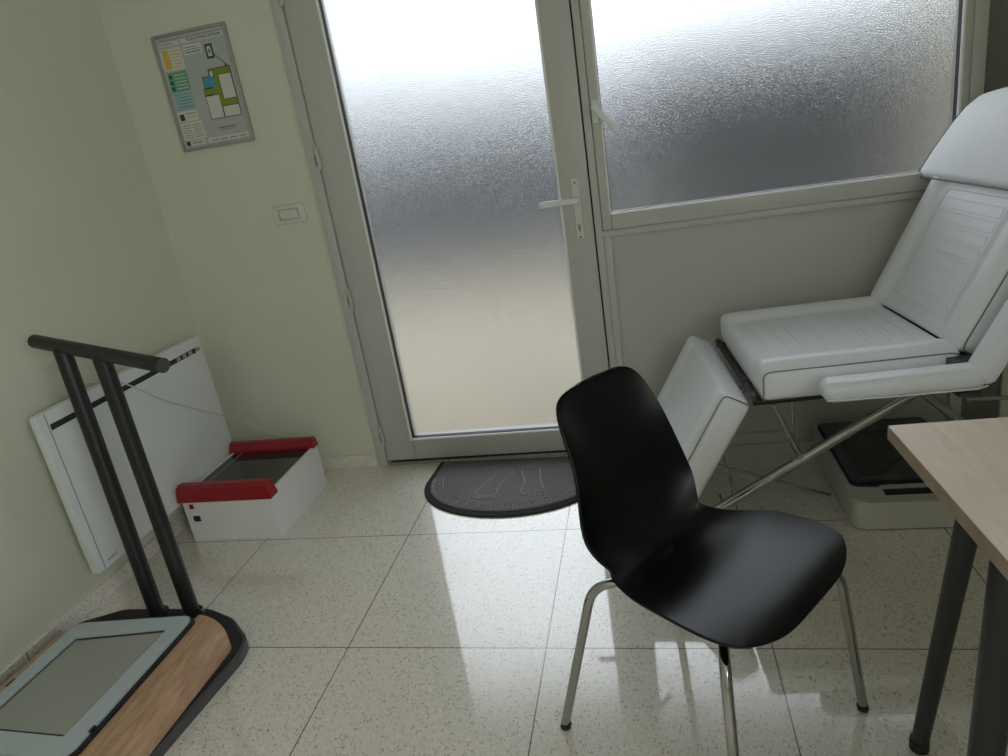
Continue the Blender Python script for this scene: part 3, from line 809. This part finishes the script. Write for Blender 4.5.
# chrome frame
def rod(name, pts, r, m='chrome', par=t, sm=0): return obj(name, tube(B(), pts, r, 12, smoothcorner=sm), m, par, smooth=True)
b = B()
for y in (.03, W_ - .03): tube(b, [(-.02, y, .494), (SL, y, .494)], .009, 12)
for x in (0, SL * .5, SL): tube(b, [(x, .03, .494), (x, W_ - .03, .494)], .009, 12)
obj('seat_frame', b, 'black_tube', t, smooth=True)
FL, FR = -.405, .93
rod('crossed_leg', [(.41, -.012, .49), (FL, -.012, .014)], .0155)
rod('crossed_leg', [(.42, W_ + .0, .49), (FL, W_ + .0, .012)], .0125)
rod('crossed_leg', [(.44, .03, .49), (FR, .03, .012)], .0125)
rod('crossed_leg', [(.44, W_ - .03, .49), (FR, W_ - .03, .012)], .0125)
rod('foot_bar', [(FL, -.012, .012), (FL, W_, .012)], .0125)
rod('foot_bar', [(FR, .03, .012), (FR, W_ - .03, .012)], .0125)
rod('strut', [(.030, .0, .494), (.098, -.005, .335)], .0075)
rod('gas_spring', [(.110, .10, .49), (.116, .10, .30)], .0045, 'chrome')
rod('pivot', [(.098, -.03, .330), (.098, .05, .330)], .008, 'steel')
rod('brace', [(-.10, .28, .165), (.285, .28, .006)], .0055)
rod('brace', [(-.105, .05, .275), (-.07, .05, .165)], .004)
rod('brace', [(-.135, .02, .20), (-.115, .02, .135)], .004)
rod('lever', [(.56, .0, .45), (.80, .02, .43)], .006)
for x, y in ((FL, .0), (FL, W_ - .01), (FR, .03), (FR, W_ - .03)):
    obj('foot_cap', tube(B(), [(x - .016, y, .013), (x + .016, y, .013)], .0130, 12), 'black_rubber', t, smooth=True)

# ------------------------------------------------------------------ scanner below the couch
t = thing('floor_scanner', 'low white rounded scanner unit with a black screen tray, under the couch', 'scanner', (2.60, -.675, 0))
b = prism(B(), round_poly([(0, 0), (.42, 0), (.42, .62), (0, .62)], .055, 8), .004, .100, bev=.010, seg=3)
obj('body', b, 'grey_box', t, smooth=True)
b = prism(B(), round_poly([(.01, .01), (.41, .01), (.41, .61), (.01, .61)], .05, 8), 0, .004); obj('base_pad', b, 'black_rubber', t)
b = prism(B(), round_poly([(.020, .108), (.10, .098), (.108, .112), (.40, .112), (.40, .595), (.020, .595)], [.03, .01, .01, .03, .03, .03], 6), .100, .109, bev=.003)
ty = obj('tray', b, 'black_rubber', t, smooth=True)
ro = round_poly([(.026, .118), (.394, .124), (.394, .588), (.026, .588)], .025, 6); ri = round_poly([(.058, .150), (.300, .150), (.300, .49), (.058, .49)], .004, 6)
obj('tray_frame', ring(B(), ro, ri, .109, .113), 'tray_blue', ty)
obj('screen', prism(B(), ri, .1092, .1105), 'smoke_glass', ty)
obj('handle_slot', box(B(), .105, .26, .045, .082, .099, .1012, .0), 'dark', t)

# ------------------------------------------------------------------ desk
t = thing('desk', 'pale wood-topped desk with black splayed legs at the right edge', 'desk', (2.445, -1.435, 0), math.radians(1.5))
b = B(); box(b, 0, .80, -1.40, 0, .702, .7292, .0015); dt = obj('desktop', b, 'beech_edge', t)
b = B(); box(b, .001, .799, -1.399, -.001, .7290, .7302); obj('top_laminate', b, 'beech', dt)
def dleg(top, foot, r0=.021, r1=.0165):
    a, c = Vector(top) - Vector((2.445, -1.435, 0)), Vector(foot) - Vector((2.445, -1.435, 0))
    lg = obj('leg', tube(B(), [a, c], r0, 24, r1=r1), 'leg_black', t, smooth=True)
    obj('foot_cap', tube(B(), [c + Vector((0, 0, -.012)), c + Vector((0, 0, .012))], .019, 20), 'black_rubber', lg, smooth=True)
    obj('mounting_plate', tube(B(), [a + Vector((0, 0, -.004)), a + Vector((0, 0, .004))], .05, 24), 'black_tube', lg, smooth=True)
dleg((2.537, -1.587, .698), (2.504, -1.506, .012))
dleg((2.500, -1.782, .698), (2.462, -1.815, .012), .029, .021)
dleg((3.13, -1.60, .698), (3.19, -1.52, .012))
dleg((3.13, -2.62, .698), (3.17, -2.72, .012))
dleg((2.60, -2.62, .698), (2.56, -2.72, .012))

# ------------------------------------------------------------------ light
w = bpy.data.worlds.new('sky'); sc.world = w; w.use_nodes = True
nt = w.node_tree; bg = nt.nodes['Background']
tc = nt.nodes.new('ShaderNodeTexCoord'); sp = nt.nodes.new('ShaderNodeSeparateXYZ'); nt.links.new(tc.outputs['Generated'], sp.inputs[0])
r = nt.nodes.new('ShaderNodeValToRGB'); nt.links.new(sp.outputs[2], r.inputs['Fac'])
r.color_ramp.elements[0].position = 0; r.color_ramp.elements[0].color = (1.0, 1.06, 1.14, 1)
r.color_ramp.elements[1].position = 1; r.color_ramp.elements[1].color = (1.0, 1.12, 1.35, 1)
e = r.color_ramp.elements.new(.25); e.color = (1.15, 1.25, 1.38, 1)
# bright veiled sun high in front of the door: a broad glow in the sky
vd = nt.nodes.new('ShaderNodeVectorMath'); vd.operation = 'DOT_PRODUCT'; nt.links.new(tc.outputs['Generated'], vd.inputs[0])
vd.inputs[1].default_value = Vector((.0, .76, .65)).normalized()
gl_f = M(nt, 'MULTIPLY', M(nt, 'POWER', M(nt, 'MAXIMUM', vd.outputs['Value'], 0.0), 9.0), 3.4)
gm = nt.nodes.new('ShaderNodeVectorMath'); gm.operation = 'SCALE'; gm.inputs[0].default_value = (.97, .99, 1.05); nt.links.new(gl_f, gm.inputs['Scale'])
ga = nt.nodes.new('ShaderNodeVectorMath'); ga.operation = 'ADD'; nt.links.new(gm.outputs[0], ga.inputs[0]); nt.links.new(r.outputs['Color'], ga.inputs[1])
nt.links.new(ga.outputs[0], bg.inputs['Color']); bg.inputs['Strength'].default_value = 1.0
sl = bpy.data.lights.new('sun', 'SUN'); sl.energy = 1.0; sl.angle = .02; sl.color = (1, .95, .86)
so = bpy.data.objects.new('sun', sl); C.objects.link(so); so.rotation_euler = (math.radians(48), 0, math.radians(60))
# fill light added to brighten the room, set in the unseen side opening
al = bpy.data.lights.new('added_fill_light', 'AREA'); al.shape = 'RECTANGLE'; al.size = 1.08; al.size_y = 1.28; al.energy = 31; al.color = (.93, .97, 1)
ao = bpy.data.objects.new('added_fill_light', al); C.objects.link(ao); ao.location = (XR + .14, -3.7, 1.7); ao.rotation_euler = (0, PI / 2, 0)

# ------------------------------------------------------------------ camera
cam = bpy.data.cameras.new('camera'); cam.sensor_width = 36; cam.lens = 690.7715 / 1008 * 36; cam.clip_start = .02
co = bpy.data.objects.new('camera', cam); C.objects.link(co)
Rm = ((0.972890802372296, 0.17503162301288772, -0.15115362253305253), (-0.08178909284840798, -0.35094667260582457, -0.9328166900725644), (-0.21631928011720236, 0.9198914957386956, -0.32711711223535955))
rx, dn, fw = (Vector(v) for v in Rm)
m_ = Matrix(((rx.x, -dn.x, -fw.x, 2.02681082), (rx.y, -dn.y, -fw.y, -2.73982817), (rx.z, -dn.z, -fw.z, 1.35445118), (0, 0, 0, 1)))
co.matrix_world = m_
sc.camera = co
sc.view_settings.view_transform = 'Standard'; sc.view_settings.look = 'None'; sc.view_settings.gamma = 1; sc.view_settings.use_curve_mapping = False
sc.view_settings.exposure = 0.0
sc.cycles.use_denoising = True
sc.cycles.max_bounces = 14; sc.cycles.diffuse_bounces = 6; sc.cycles.transmission_bounces = 8; sc.cycles.glossy_bounces = 6
sc.cycles.sample_clamp_indirect = 8
sc.cycles.caustics_refractive = True; sc.cycles.caustics_reflective = True
sc.cycles.blur_glossy = 0.2
